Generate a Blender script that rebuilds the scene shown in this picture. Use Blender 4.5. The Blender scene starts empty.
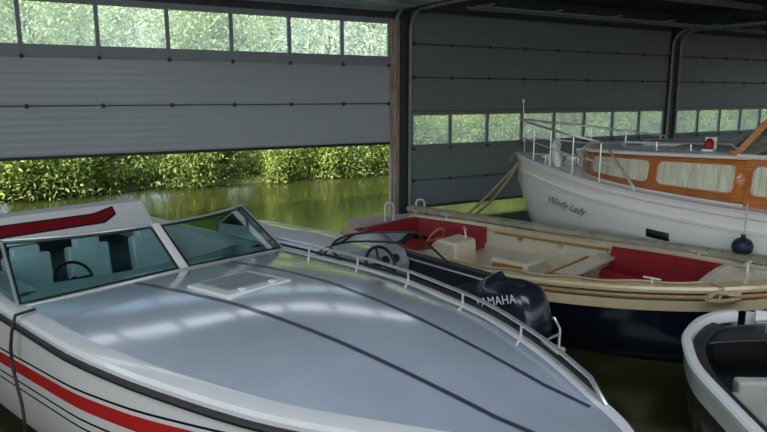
import bpy, bmesh, math, random
from mathutils import Vector, Matrix, Euler
random.seed(7)
R=math.radians
scene=bpy.context.scene
try: scene.view_settings.view_transform='Standard'
except Exception: pass
COL=scene.collection

# ---------------------------------------------------------------- materials
def mat(name,col,rough=.5,metal=0.,var=.08,scale=6.,bump=0.,bscale=40.,coat=0.,spec=.5,stretch=None,ribs=0):
    m=bpy.data.materials.new(name); m.use_nodes=True
    nt=m.node_tree; b=nt.nodes['Principled BSDF']
    tc=nt.nodes.new('ShaderNodeTexCoord'); n=nt.nodes.new('ShaderNodeTexNoise')
    n.inputs['Scale'].default_value=scale; n.inputs['Detail'].default_value=4
    src=tc.outputs['Object']
    if stretch:
        mp=nt.nodes.new('ShaderNodeMapping'); mp.inputs['Scale'].default_value=stretch
        nt.links.new(src,mp.inputs[0]); src=mp.outputs[0]
    nt.links.new(src,n.inputs['Vector'])
    r=nt.nodes.new('ShaderNodeValToRGB')
    c=list(col)
    r.color_ramp.elements[0].color=[max(0,x*(1-var)) for x in c]+[1]
    r.color_ramp.elements[1].color=[min(1,x*(1+var)) for x in c]+[1]
    r.color_ramp.elements[0].position=.3; r.color_ramp.elements[1].position=.7
    nt.links.new(n.outputs['Fac'],r.inputs[0]); nt.links.new(r.outputs[0],b.inputs['Base Color'])
    b.inputs['Roughness'].default_value=rough; b.inputs['Metallic'].default_value=metal
    b.inputs['Coat Weight'].default_value=coat; b.inputs['Coat Roughness'].default_value=.05
    b.inputs['Specular IOR Level'].default_value=spec
    if bump:
        n2=nt.nodes.new('ShaderNodeTexNoise'); n2.inputs['Scale'].default_value=bscale
        nt.links.new(src,n2.inputs['Vector'])
        bp=nt.nodes.new('ShaderNodeBump'); bp.inputs['Strength'].default_value=bump; bp.inputs['Distance'].default_value=.02
        nt.links.new(n2.outputs['Fac'],bp.inputs['Height']); nt.links.new(bp.outputs[0],b.inputs['Normal'])
        if ribs:
            wv=nt.nodes.new('ShaderNodeTexWave'); wv.bands_direction='Z'; wv.inputs['Scale'].default_value=ribs
            nt.links.new(tc.outputs['Object'],wv.inputs['Vector'])
            b2=nt.nodes.new('ShaderNodeBump'); b2.inputs['Strength'].default_value=.12; b2.inputs['Distance'].default_value=.012
            nt.links.new(wv.outputs['Fac'],b2.inputs['Height']); nt.links.new(bp.outputs[0],b2.inputs['Normal']); nt.links.new(b2.outputs[0],b.inputs['Normal'])
    return m
def banded(name,bands,rough=.2,coat=.5,slope=0.):
    m=mat(name,(1,1,1),rough,coat=coat); nt=m.node_tree; b=nt.nodes['Principled BSDF']
    tc=nt.nodes.new('ShaderNodeTexCoord'); sp=nt.nodes.new('ShaderNodeSeparateXYZ')
    nt.links.new(tc.outputs['Object'],sp.inputs[0])
    ma=nt.nodes.new('ShaderNodeMath'); ma.operation='MULTIPLY_ADD'; ma.inputs[1].default_value=-slope
    nt.links.new(sp.outputs['X'],ma.inputs[0]); nt.links.new(sp.outputs['Z'],ma.inputs[2])
    mr=nt.nodes.new('ShaderNodeMapRange'); mr.inputs['From Min'].default_value=-.5; mr.inputs['From Max'].default_value=1.5
    nt.links.new(ma.outputs[0],mr.inputs['Value'])
    r=nt.nodes.new('ShaderNodeValToRGB'); r.color_ramp.interpolation='CONSTANT'
    el=r.color_ramp.elements
    el[0].position=0; el[0].color=list(bands[0][1])+[1]
    el.remove(el[1])
    for z,c in bands[1:]:
        e=el.new((z+.5)/2.); e.color=list(c)+[1]
    nt.links.new(mr.outputs[0],r.inputs[0]); nt.links.new(r.outputs[0],b.inputs['Base Color'])
    return m
def glassmat(name,tint,refl=1.0,haze=0.):
    m=bpy.data.materials.new(name); m.use_nodes=True; nt=m.node_tree
    for n in list(nt.nodes): nt.nodes.remove(n)
    o=nt.nodes.new('ShaderNodeOutputMaterial'); t=nt.nodes.new('ShaderNodeBsdfTransparent'); g=nt.nodes.new('ShaderNodeBsdfGlossy')
    nz=nt.nodes.new('ShaderNodeTexNoise'); nz.inputs['Scale'].default_value=1.5
    rp=nt.nodes.new('ShaderNodeValToRGB'); rp.color_ramp.elements[0].color=[x*.93 for x in tint]+[1]; rp.color_ramp.elements[1].color=list(tint)+[1]
    nt.links.new(nz.outputs['Fac'],rp.inputs[0]); nt.links.new(rp.outputs[0],t.inputs['Color'])
    g.inputs['Roughness'].default_value=.02
    f=nt.nodes.new('ShaderNodeFresnel'); f.inputs['IOR'].default_value=1.45
    mu=nt.nodes.new('ShaderNodeMath'); mu.operation='MULTIPLY'; mu.inputs[1].default_value=refl
    nt.links.new(f.outputs[0],mu.inputs[0])
    mx=nt.nodes.new('ShaderNodeMixShader'); nt.links.new(mu.outputs[0],mx.inputs[0]); nt.links.new(t.outputs[0],mx.inputs[1]); nt.links.new(g.outputs[0],mx.inputs[2])
    out=mx.outputs[0]
    if haze:  # translucent white veil that paints a pale haze
        tl=nt.nodes.new('ShaderNodeBsdfTranslucent'); tl.inputs['Color'].default_value=(.95,.97,1,1)
        m2=nt.nodes.new('ShaderNodeMixShader'); m2.inputs[0].default_value=haze
        nt.links.new(out,m2.inputs[1]); nt.links.new(tl.outputs[0],m2.inputs[2]); out=m2.outputs[0]
    nt.links.new(out,o.inputs[0]); return m
def leafmat(name,c1,c2,tr=.4):
    m=bpy.data.materials.new(name); m.use_nodes=True; nt=m.node_tree
    b=nt.nodes['Principled BSDF']; o=nt.nodes['Material Output']
    tc=nt.nodes.new('ShaderNodeTexCoord'); n=nt.nodes.new('ShaderNodeTexNoise'); n.inputs['Scale'].default_value=2.2; n.inputs['Detail'].default_value=6
    nt.links.new(tc.outputs['Object'],n.inputs['Vector'])
    r=nt.nodes.new('ShaderNodeValToRGB'); r.color_ramp.elements[0].color=list(c1)+[1]; r.color_ramp.elements[1].color=list(c2)+[1]
    r.color_ramp.elements[0].position=.35; r.color_ramp.elements[1].position=.65
    nt.links.new(n.outputs['Fac'],r.inputs[0]); nt.links.new(r.outputs[0],b.inputs['Base Color']); b.inputs['Roughness'].default_value=.6
    t=nt.nodes.new('ShaderNodeBsdfTranslucent'); nt.links.new(r.outputs[0],t.inputs['Color'])
    mx=nt.nodes.new('ShaderNodeMixShader'); mx.inputs[0].default_value=tr
    nt.links.new(b.outputs[0],mx.inputs[1]); nt.links.new(t.outputs[0],mx.inputs[2]); nt.links.new(mx.outputs[0],o.inputs['Surface']); return m

WHITE=mat('gelcoat_white',(.82,.84,.86),.22,coat=.6,var=.03)
DECK=mat('deck_grey_gelcoat',(.44,.50,.60),.15,coat=1,var=.10,scale=1.6)
DECK.node_tree.nodes['Principled BSDF'].inputs['Coat IOR'].default_value=2.3
DECK.node_tree.nodes['Principled BSDF'].inputs['Coat Roughness'].default_value=.13
BLACK=mat('black_rubber',(.015,.016,.02),.45)
STRIPE=mat('deck_stripe_paint',(.05,.062,.085),.35,coat=.4)
ALU=mat('anodised_aluminium',(.55,.58,.6),.35,.5)
SMOKE=mat('smoked_acrylic',(.08,.10,.12),.15,coat=.2)
GREYP=mat('grey_plastic',(.33,.35,.38),.4)
HATCHM=mat('hatch_acrylic',(.28,.33,.38),.06,coat=1)
CHROME=mat('polished_steel',(.85,.87,.9),.28,.85,var=.03)
RED=mat('red_paint',(.22,.010,.016),.3,coat=.3)
REDV=mat('red_vinyl',(.29,.014,.022),.45,bump=.1,bscale=20)
CREAM=mat('cream_gelcoat',(.72,.66,.50),.3,coat=.4,var=.05)
TAN=mat('tan_gunwale_gelcoat',(.66,.54,.33),.3,coat=.4,var=.08)
NAVY=mat('navy_gelcoat',(.005,.008,.018),.15,coat=.3)
NAVYV=mat('navy_cover',(.012,.017,.04),.5,bump=.2)
CHAR=mat('charcoal_liner',(.022,.025,.03),.45,bump=.1)
PALE=mat('pale_floor',(.5,.5,.45),.6,var=.1)
WOOD=mat('varnished_mahogany',(.50,.17,.04),.25,coat=.5,var=.3,scale=4,stretch=(1,12,12))
TEAK=mat('teak_strip',(.36,.22,.10),.45,var=.25,scale=8,stretch=(1,10,10))
CURT=mat('curtain_cloth',(.86,.81,.68),.9,var=.28,scale=3,stretch=(16,16,.6))  # upright tone streaks paint the shading of folds on flat cloth
ROPE=mat('rope_tan',(.5,.40,.25),.9,bump=.6,bscale=90)
ROPEW=mat('rope_white',(.6,.6,.58),.9,bump=.6,bscale=90)
STEEL=mat('galvanised_steel',(.34,.37,.39),.5,.4,var=.2)
DARKST=mat('dark_steel',(.06,.065,.07),.5,.3,var=.2)
TIMBER=mat('weathered_timber',(.42,.31,.25),.85,var=.35,scale=4,bump=.3,stretch=(8,8,1))
JETTY=mat('jetty_boards',(.42,.38,.29),.8,var=.25,scale=5,bump=.3)
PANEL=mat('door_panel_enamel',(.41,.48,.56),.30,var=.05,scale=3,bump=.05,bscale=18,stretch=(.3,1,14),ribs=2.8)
PANELD=mat('door_panel_enamel_shaded',(.19,.235,.25),.38,var=.1,scale=3,bump=.05,bscale=18,stretch=(.3,1,14),ribs=2.8)  # PANEL enamel with the shade of the right-hand doors put into its colour
FRAMEM=mat('door_window_frame',(.28,.33,.38),.5)
SEATM=mat('seat_vinyl_grey',(.70,.78,.85),.5)
TEALM=mat('cockpit_carpet',(.03,.05,.055),.8)
BENCH=mat('bench_vinyl_teal_grey',(.07,.11,.12),.6)
OUTB=mat('outboard_enamel',(.014,.018,.035),.25,coat=.5)
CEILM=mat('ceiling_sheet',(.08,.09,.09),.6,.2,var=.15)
GLASSW=glassmat('window_glass',(.92,.96,.94),.4,haze=.0)
GLASSH=glassmat('hazed_window_glass',(.92,.96,.94),.4,haze=.20)  # pale haze over the view is mixed into the glass as translucent white
GLASSB=glassmat('boat_glass_green',(.40,.63,.61),1.0)
LEAF1=leafmat('leaf_bright',(.17,.28,.05),(.50,.58,.18))
LEAF2=leafmat('leaf_deep',(.12,.21,.045),(.36,.47,.14))
LEAF3=leafmat('leaf_pale',(.42,.54,.32),(.72,.80,.55))  # far-bank haze is mixed into this leaf colour and the next
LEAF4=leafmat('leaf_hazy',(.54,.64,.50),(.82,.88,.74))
BARK=mat('bark',(.14,.11,.08),.9,var=.3,bump=.5)
LETTER=mat('lettering_white',(.92,.93,.95),.4)
LETTERB=mat('lettering_blue',(.08,.10,.18),.4)

# ---------------------------------------------------------------- helpers
def hermite(xs,ys,x):
    if x<=xs[0]: return ys[0]
    if x>=xs[-1]: return ys[-1]
    for i in range(len(xs)-1):
        if xs[i]<=x<=xs[i+1]: break
    def sl(k):
        if k==0: return (ys[1]-ys[0])/(xs[1]-xs[0])
        if k==len(xs)-1: return (ys[-1]-ys[-2])/(xs[-1]-xs[-2])
        a=(ys[k]-ys[k-1])/(xs[k]-xs[k-1]); b=(ys[k+1]-ys[k])/(xs[k+1]-xs[k])
        if a*b<=0: return 0
        return 2*a*b/(a+b)
    h=xs[i+1]-xs[i]; t=(x-xs[i])/h
    return ((2*t**3-3*t*t+1)*ys[i]+(t**3-2*t*t+t)*h*sl(i)+(-2*t**3+3*t*t)*ys[i+1]+(t**3-t*t)*h*sl(i+1))

class MB:
    def __init__(s): s.v=[];s.f=[];s.m=[]
    def add(s,vs,fs,m=0):
        o=len(s.v); s.v+= [tuple(x) for x in vs]; s.f+=[tuple(o+i for i in f) for f in fs]; s.m+=[m]*len(fs); return s
    def box(s,c,d,rot=(0,0,0),m=0):
        M=Euler(rot).to_matrix(); vs=[]
        for x in(-.5,.5):
            for y in(-.5,.5):
                for z in(-.5,.5): vs.append(M@Vector((x*d[0],y*d[1],z*d[2]))+Vector(c))
        return s.add(vs,[(0,1,3,2),(4,6,7,5),(0,4,5,1),(2,3,7,6),(0,2,6,4),(1,5,7,3)],m)
    def grid(s,rows,m=0,close=False,capends=False):
        n=len(rows[0]); vs=[p for r in rows for p in r]; fs=[]
        for i in range(len(rows)-1):
            for j in range(n if close else n-1):
                k=(j+1)%n; fs.append((i*n+j,i*n+k,(i+1)*n+k,(i+1)*n+j))
        if capends:
            fs.append(tuple(range(n-1,-1,-1))); fs.append(tuple((len(rows)-1)*n+j for j in range(n)))
        return s.add(vs,fs,m)
    def tube(s,pts,r,seg=8,m=0,closed=False):
        P=[Vector(p) for p in pts]; n=len(P); rows=[]
        up=None
        for i in range(n):
            a=P[i-1] if (i>0 or closed) else P[i]; b=P[(i+1)%n] if (i<n-1 or closed) else P[i]
            t=(b-a); t=t.normalized() if t.length>1e-9 else Vector((0,0,1))
            if up is None:
                up=t.orthogonal().normalized()
            else:
                up=up-t*up.dot(t)
                up=up.normalized() if up.length>1e-6 else t.orthogonal().normalized()
            sd=t.cross(up); rr=r[i] if isinstance(r,(list,tuple)) else r
            rows.append([P[i]+(up*math.cos(2*math.pi*k/seg)+sd*math.sin(2*math.pi*k/seg))*rr for k in range(seg)])
        if closed: rows.append(rows[0])
        return s.grid(rows,m,close=True,capends=not closed)
    def torus(s,c,Rr,r,rot=(0,0,0),m=0,seg=28):
        M=Euler(rot).to_matrix()
        return s.tube([M@Vector((Rr*math.cos(2*math.pi*i/seg),Rr*math.sin(2*math.pi*i/seg),0))+Vector(c) for i in range(seg)],r,8,m,closed=True)
    def lathe(s,prof,c=(0,0,0),rot=(0,0,0),seg=20,m=0,sc=(1,1)):
        M=Euler(rot).to_matrix()
        rows=[[M@Vector((r*sc[0]*math.cos(2*math.pi*k/seg),r*sc[1]*math.sin(2*math.pi*k/seg),z))+Vector(c) for k in range(seg)] for r,z in prof]
        return s.grid(rows,m,close=True,capends=True)
    def prism(s,prof,y0,y1,m=0):
        a=[(x,y0,z) for x,z in prof]; b=[(x,y1,z) for x,z in prof]
        return s.grid([a,b],m,close=True,capends=True)
    def build(s,name,mats,parent=None,loc=(0,0,0),rot=(0,0,0),bevel=0,sharp=35,label=None,solid=0,subsurf=0):
        me=bpy.data.meshes.new(name); me.from_pydata([tuple(x) for x in s.v],[],s.f)
        if not isinstance(mats,(list,tuple)): mats=[mats]
        for mm in mats: me.materials.append(mm)
        for p,i in zip(me.polygons,s.m): p.material_index=i
        bm=bmesh.new(); bm.from_mesh(me); bmesh.ops.remove_doubles(bm,verts=bm.verts,dist=1e-5); bmesh.ops.recalc_face_normals(bm,faces=bm.faces); bm.to_mesh(me); bm.free()
        me.shade_smooth()
        try: me.set_sharp_from_angle(angle=R(sharp))
        except Exception: pass
        o=bpy.data.objects.new(name,me); COL.objects.link(o); o.location=loc; o.rotation_euler=rot
        if parent: o.parent=parent
        if solid:
            q=o.modifiers.new('s','SOLIDIFY'); q.thickness=solid
        if bevel:
            q=o.modifiers.new('b','BEVEL'); q.width=bevel; q.segments=3; q.limit_method='ANGLE'; q.angle_limit=R(40)
        if subsurf:
            q=o.modifiers.new('ss','SUBSURF'); q.levels=subsurf; q.render_levels=subsurf
        if label: o['label']=label
        return o
def top(o,label,cat,kind=None,group=None):
    o['label']=label; o['category']=cat
    if kind: o['kind']=kind
    if group: o['group']=group
    return o
def empty(name,loc,rz,label,cat,kind=None):
    o=bpy.data.objects.new(name,None); COL.objects.link(o); o.location=loc; o.rotation_euler=(0,0,rz); o.empty_display_size=.2
    return top(o,label,cat,kind)
def textpart(name,body,size,mt,parent,loc,rot,ext=.002,shear=0,off=.012,space=1.0):
    c=bpy.data.curves.new(name,'FONT'); c.body=body; c.size=size; c.extrude=ext; c.align_x='CENTER'; c.align_y='CENTER'; c.shear=shear; c.offset=size*off; c.space_character=space
    t=bpy.data.objects.new(name+'_tmp',c); COL.objects.link(t); bpy.context.view_layer.update()
    me=bpy.data.meshes.new_from_object(t.evaluated_get(bpy.context.evaluated_depsgraph_get()))
    bpy.data.objects.remove(t); me.materials.clear(); me.materials.append(mt)
    o=bpy.data.objects.new(name,me); COL.objects.link(o); o.parent=parent; o.location=loc; o.rotation_euler=rot; return o

class Hull:
    def __init__(s,xs,w,zs,zk,ex=.75,exb=None):
        s.xs=xs;s.W=w;s.ZS=zs;s.ZK=zk;s.ex=ex;s.exb=exb if exb else ex
    def w(s,x): return hermite(s.xs,s.W,x)
    def zs(s,x): return hermite(s.xs,s.ZS,x)
    def zk(s,x): return hermite(s.xs,s.ZK,x)
    def stations(s,x0,x1,n):
        return [x0+(x1-x0)*math.sin(math.pi/2*i/n) for i in range(n+1)]
    def shell(s,name,mt,parent,n=44,m=12):
        b=MB(); rows=[]
        for x in s.stations(s.xs[0],s.xs[-1],n):
            w,zs,zk=s.w(x),s.zs(x),s.zk(x); f=(x-s.xs[0])/(s.xs[-1]-s.xs[0]); e=s.ex+(s.exb-s.ex)*f**2
            row=[]
            for j in range(-m,m+1):
                a=abs(j)/m*math.pi/2; y=w*math.sin(a)**e if a>0 else 0
                z=zs-(zs-zk)*(math.cos(a) if abs(j)<m else 0)
                row.append((x,math.copysign(y,j),z))
            rows.append(row)
        b.grid(rows); b.add(rows[0],[tuple(range(len(rows[0])))])
        return b.build(name,mt,parent,sharp=50)
    def edge(s,x,side,off=0,dz=0):
        h=.01; dw=(s.w(x+h)-s.w(x-h))/(2*h); L=math.hypot(1,dw); nx,ny=-dw/L,1/L
        y=max(.002,s.w(x)+ny*off)
        return (x+nx*off,side*y,s.zs(x)+dz)
    def strip(s,b,x0,x1,sec,sides=(1,-1),n=40,m=0):
        for sd in sides:
            rows=[[s.edge(x,sd,o,dz) for o,dz in sec] for x in s.stations(x0,x1,n)]
            b.grid(rows,m,close=True,capends=True)
        return b
    def liner(s,b,x0,x1,inset,zf,n=24,m=0,drop=.01):
        rows=[]
        for i in range(n+1):
            x=x0+(x1-x0)*i/n; wi=max(.02,s.w(x)-inset); zt=s.zs(x)-drop
            h=[(wi,zt),(max(.01,wi-.03),zf+.12),(max(.008,wi-.1),zf),(0,zf)]
            rows.append([(x,y,z) for y,z in h]+[(x,-y,z) for y,z in h[-2::-1]])
        b.grid(rows,m)
        b.add(rows[0],[tuple(range(7))],m); b.add(rows[-1],[tuple(range(7))],m)
        return b

# ---------------------------------------------------------------- camera
cam=bpy.data.cameras.new('camera'); co=bpy.data.objects.new('camera',cam); COL.objects.link(co)
co.location=(0,0,2.5); co.rotation_euler=(R(79.5),0,0); cam.lens=30.5; cam.sensor_width=36; cam.clip_end=400
scene.camera=co

# ---------------------------------------------------------------- boathouse frame of reference
WA=math.atan2(.509,.861); P0=Vector((.3,13.26,0)); D=Vector((math.cos(WA),math.sin(WA),0)); N=Vector((-math.sin(WA),math.cos(WA),0))
def W(s,w,z=0): 
    p=P0+D*s+N*w; return Vector((p.x,p.y,z))

def make_door(name,s0,s1,sections,glass,label,nwin=8,flat=0,pm=None):
    L=s1-s0; root=empty(name,W(s0,0,0),WA,label,'door','structure'); pm=pm or PANEL
    for z0,z1 in sections:
        b=MB(); g=.016
        prof=[(0,z0+g),(.014,z0),(.045,z0),(.05,z0+g),(.05,z1-g),(.045,z1),(.014,z1),(0,z1-g)]
        rows=[[(x,y,z) for y,z in prof] for x in (0,L)]
        b.grid(rows,0,close=True,capends=True)
        b.box((L/2,-.010,z0+.05),(L,.020,.035)); b.box((L/2,-.010,z1-.05),(L,.020,.03))
        b.box((L/2,-.003,z0+.006),(L,.012,.014),m=1)
        b.build('door_section',[pm,DARKST],root)
    zA,zB,g0,g1=glass; b=MB()
    b.box((L/2,.025,(zA+g0)/2),(L,.05,g0-zA)); b.box((L/2,.025,(zB+g1)/2),(L,.05,zB-g1))
    for i in range(nwin+1):
        b.box((min(max(L*i/nwin,.03),L-.03),.022,(g0+g1)/2),(.06,.056,g1-g0+.002))
    b.build('window_frame',FRAMEM if pm is PANEL else pm,root)
    for i in range(nwin):
        p=MB(); p.box((L*(i+.5)/nwin,.03,(g0+g1)/2),(L/nwin-.04,.006,g1-g0+.01)); p.build('glass_pane',GLASSH,root)
    seams=[z1 for z0,z1 in sections if z1<4.0]+[zA]
    hb=MB(); hb.box((0,0,0),(.045,.02,.07)); hb.tube([(-.035,-.012,0),(.035,-.012,0)],.009)
    first=None
    for z in sorted(set(round(q,3) for q in seams)):
        for i in range(0,nwin+1):
            x=min(max(L*i/nwin,.06),L-.06)
            if first is None: first=hb.build('hinge',DARKST,root,loc=(x,-.022,z))
            else:
                o=first.copy(); COL.objects.link(o); o.parent=root; o.location=(x,-.022,z)
    for i in range(flat):
        b=MB(); b.box((L/2,-.45-.76*i,4.14),(L,.74,.05)); b.box((L/2,-.12-.76*i,4.105),(L,.035,.02)); b.build('door_section',PANEL,root,bevel=.006)
    zb=min([z for z,_ in sections]); b=MB(); b.box((L/2,.025,zb-.02),(L,.05,.04)); b.build('bottom_seal',BLACK,root)
    for x in (-.06,L+.06):
        pts=[(x,-.06,.0),(x,-.06,3.75)]
        for k in range(1,9):
            a=math.pi/2*k/8; pts.append((x,-.06-.4*(1-math.cos(a)),3.75+.4*math.sin(a)))
        pts+=[(x,-4.6,4.17)]
        b=MB(); b.tube(pts,.035,6); b.build('door_track',STEEL,root)
    return root
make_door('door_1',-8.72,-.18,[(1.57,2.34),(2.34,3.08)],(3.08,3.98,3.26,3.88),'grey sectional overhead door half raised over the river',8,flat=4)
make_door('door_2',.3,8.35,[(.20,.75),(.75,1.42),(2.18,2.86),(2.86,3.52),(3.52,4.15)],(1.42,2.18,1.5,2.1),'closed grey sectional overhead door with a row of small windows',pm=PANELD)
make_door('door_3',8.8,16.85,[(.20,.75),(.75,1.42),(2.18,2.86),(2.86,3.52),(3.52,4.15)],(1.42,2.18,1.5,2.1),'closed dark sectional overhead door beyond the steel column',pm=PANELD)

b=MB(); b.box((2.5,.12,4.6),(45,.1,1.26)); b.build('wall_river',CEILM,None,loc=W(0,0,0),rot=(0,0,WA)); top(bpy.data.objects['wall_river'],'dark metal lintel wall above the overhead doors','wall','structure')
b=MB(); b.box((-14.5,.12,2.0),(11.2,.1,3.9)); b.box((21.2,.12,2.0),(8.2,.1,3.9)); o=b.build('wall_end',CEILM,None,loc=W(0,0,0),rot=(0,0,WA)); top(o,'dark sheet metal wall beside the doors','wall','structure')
def column(i,s,timber):
    b=MB(); b.box((0,.0,2.15),(.16,.012,4.4)); b.box((0,.06,2.15),(.16,.012,4.4)); b.box((0,.03,2.15),(.012,.05,4.4))
    if timber: b.box((-.19,.0,1.97),(.19,.09,4.0),m=1); b.box((.13,.085,2.0),(.3,.02,4.0))
    else: b.box((0,.085,2.0),(.5,.02,4.0))
    o=b.build('trim_%d'%i,[DARKST,TIMBER],None,loc=W(s,-.02,0),rot=(0,0,WA)); top(o,'steel and timber column between two overhead doors' if timber else 'dark steel column between two overhead doors','column','structure')
column(1,.08,1); column(2,8.58,0); column(3,-8.9,0); column(4,17.0,0)
b=MB(); rows=[]
for i in range(0,241):
    w=-i*.1; rows.append([(s,w,4.62+.03*(1 if (i//2)%2 else -1)) for s in (-22,25)])
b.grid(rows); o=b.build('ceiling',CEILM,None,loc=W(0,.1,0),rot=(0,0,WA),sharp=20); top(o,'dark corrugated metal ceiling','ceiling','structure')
for k,w in enumerate((-2.2,-5.2,-8.4)):
    b=MB(); b.box((1.5,w,4.44),(46,.1,.012)); b.box((1.5,w,4.56),(46,.1,.012)); b.box((1.5,w,4.5),(46,.012,.13)); o=b.build('trim_%d'%(10+k),STEEL,None,loc=W(0,0,0),rot=(0,0,WA)); top(o,'steel roof purlin','beam','structure')
for k,s in enumerate((.08,8.58)):
    b=MB(); b.box((s,-6,4.36),(.14,12,.012)); b.box((s,-6,4.5),(.012,12,.28)); o=b.build('trim_%d'%(20+k),DARKST,None,loc=W(0,0,0),rot=(0,0,WA)); top(o,'dark steel roof girder','beam','structure')
b=MB(); b.tube([(1.0,-.9,4.16),(16,-.9,4.16)],.035,10); b.tube([(1.0,-1.15,4.16),(16,-1.15,4.16)],.025,10)
for i in range(9): b.box((1.4+i*1.8,-1.02,4.22),(.04,.36,.03))
o=b.build('trim_30',FRAMEM,None,loc=W(0,0,0),rot=(0,0,WA)); top(o,'pair of thin grey pipes under the ceiling','pipe','structure')

# ---------------------------------------------------------------- water
m=bpy.data.materials.new('river_water'); m.use_nodes=True; nt=m.node_tree; bb=nt.nodes['Principled BSDF']
bb.inputs['Roughness'].default_value=.13; bb.inputs['IOR'].default_value=1.55
tc=nt.nodes.new('ShaderNodeTexCoord'); n1=nt.nodes.new('ShaderNodeTexNoise'); n1.inputs['Scale'].default_value=1.6; n1.inputs['Detail'].default_value=2
n0=nt.nodes.new('ShaderNodeTexNoise'); n0.inputs['Scale'].default_value=.4
rp=nt.nodes.new('ShaderNodeValToRGB'); rp.color_ramp.elements[0].color=(.024,.031,.007,1); rp.color_ramp.elements[1].color=(.029,.037,.009,1)
nt.links.new(tc.outputs['Object'],n1.inputs['Vector']); nt.links.new(tc.outputs['Object'],n0.inputs['Vector']); nt.links.new(n0.outputs['Fac'],rp.inputs[0]); nt.links.new(rp.outputs[0],bb.inputs['Base Color'])
bp=nt.nodes.new('ShaderNodeBump'); bp.inputs['Strength'].default_value=.03; bp.inputs['Distance'].default_value=.05
nt.links.new(n1.outputs['Fac'],bp.inputs['Height']); nt.links.new(bp.outputs[0],bb.inputs['Normal'])
b=MB(); b.grid([[(x,y,0) for x in range(-40,61,10)] for y in range(-30,11,5)]); o=b.build('river_water',m,None,loc=W(0,0,0),rot=(0,0,WA)); top(o,'murky green river water reaching into the dark boathouse','water','stuff')

# ---------------------------------------------------------------- bank and greenery
GR=mat('bank_grass',(.07,.10,.03),.9,var=.4,scale=1.5,bump=.5)
b=MB(); rows=[]
for j,w in enumerate((6.8,6.9,7.1,7.5,8.8,11,15,22,34,60)):
    z=(-.4,-.05,.1,.2,.4,.55,.7,.9,1.1,1.4)[j]
    rows.append([(s,w+(.15*math.sin(s*1.3)+.1*math.sin(s*3.1) if j<4 else 0),z) for s in [x*.5-45 for x in range(0,240)]])
b.grid(rows); o=b.build('river_bank',GR,None,loc=W(0,0,0),rot=(0,0,WA)); top(o,'grassy far river bank','river bank')

def leafcloud(n,rad,size,droop=0,lumps=9,seed=1,z0=0,asp=.42):
    rnd=random.Random(seed); b=MB(); cs=[]
    for i in range(lumps):
        a=rnd.uniform(0,6.28); r=rnd.uniform(.15,.85)
        cs.append((Vector((math.cos(a)*r*rad[0],math.sin(a)*r*rad[1],rnd.uniform(-.6,.7)*rad[2])),rnd.uniform(.25,.55)))
    for i in range(n):
        c,k=cs[i%lumps]
        d=Vector((rnd.gauss(0,1),rnd.gauss(0,1),rnd.gauss(0,1))).normalized()*rnd.uniform(.45,1.15)*k
        p=c+Vector((d.x*rad[0],d.y*rad[1],d.z*rad[2])); 
        if droop and rnd.random()<.35: p.z-=rnd.uniform(0,droop)
        p.z+=z0
        if p.z<.03: p.z=.03+rnd.random()*.2
        M=Euler((rnd.uniform(-1.2,1.2),rnd.uniform(-1.2,1.2),rnd.uniform(0,6.28))).to_matrix()
        l=size*rnd.uniform(.6,1.3); w=l*asp
        vs=[M@Vector(q)+p for q in ((-l/2,0,0),(0,-w/2,.01),(l/2,0,0),(0,w/2,.01))]
        b.add(vs,[(0,1,2,3)])
    return b
bush_src=[leafcloud(14000,(1.5,1.2,1.2),.095,.8,14,s,1.1,.38) for s in (1,2,3)]
bush_first=[bs.build('bush',(LEAF1,LEAF2,LEAF1)[i],None,sharp=180) for i,bs in enumerate(bush_src)]
used=set()
rnd=random.Random(3); s=-15
labels=['bright yellow-green leafy bush overhanging the river bank','darker green leafy bush on the river bank','sunlit green shrub drooping to the water']
while s<36:
    i=rnd.randrange(3)
    if i not in used: o=bush_first[i]; used.add(i)
    else: o=bush_first[i].copy(); COL.objects.link(o)
    sc=rnd.uniform(.8,1.3); o.location=W(s,7.35+rnd.uniform(-.45,.35),.0); o.rotation_euler=(0,0,rnd.uniform(0,6)); o.scale=(sc,sc,sc*rnd.uniform(.85,1.15))
    top(o,labels[i],'bush',group='bushes along the far bank'); s+=rnd.uniform(1.0,1.45)
tree_src=[]
for i in range(3):
    trunk=MB(); trunk.tube([(0,0,-.05),(.05,.02,1.2),(-.05,.05,2.4),(.1,0,4.4)],[.16,.13,.11,.05],8)
    for q in range(5):
        a=q*1.3+i; trunk.tube([(0,0,1.6+q*.4),(math.cos(a)*.7,math.sin(a)*.7,2.5+q*.4),(math.cos(a)*1.3,math.sin(a)*1.3,3.0+q*.45)],[.06,.04,.015],6)
    crown=leafcloud(11000,(2.2,2.0,2.5),.15,.7,16,20+i,3.1)
    tree_src.append((trunk,crown))
tm=[]
k=0
for row,(wd,s0,s1,d0,d1) in enumerate(((10.6,-18,44,4.0,4.8),(15.5,-24,52,4.2,4.8),(23,-30,64,6.0,6.8))):
    s=s0
    while s<s1:
        i=k%3; 
        r=empty('tree',W(s,wd,(.52,.72,.93)[row]),rnd.uniform(0,6),('pale sunlit leafy tree on the far bank','slender green tree behind the bushes','bushy broadleaf tree on the far bank')[i],'tree'); r['group']='trees on the far bank'
        sc=rnd.uniform(.95,1.1)*(1,1.15,1.65)[row]; r.scale=(sc,sc,sc)
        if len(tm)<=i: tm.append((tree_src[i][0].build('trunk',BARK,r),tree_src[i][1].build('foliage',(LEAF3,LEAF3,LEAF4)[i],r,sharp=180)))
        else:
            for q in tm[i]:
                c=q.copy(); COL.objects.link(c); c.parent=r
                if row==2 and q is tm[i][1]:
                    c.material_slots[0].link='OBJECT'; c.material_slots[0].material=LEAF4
        s+=rnd.uniform(d0,d1); k+=1

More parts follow.
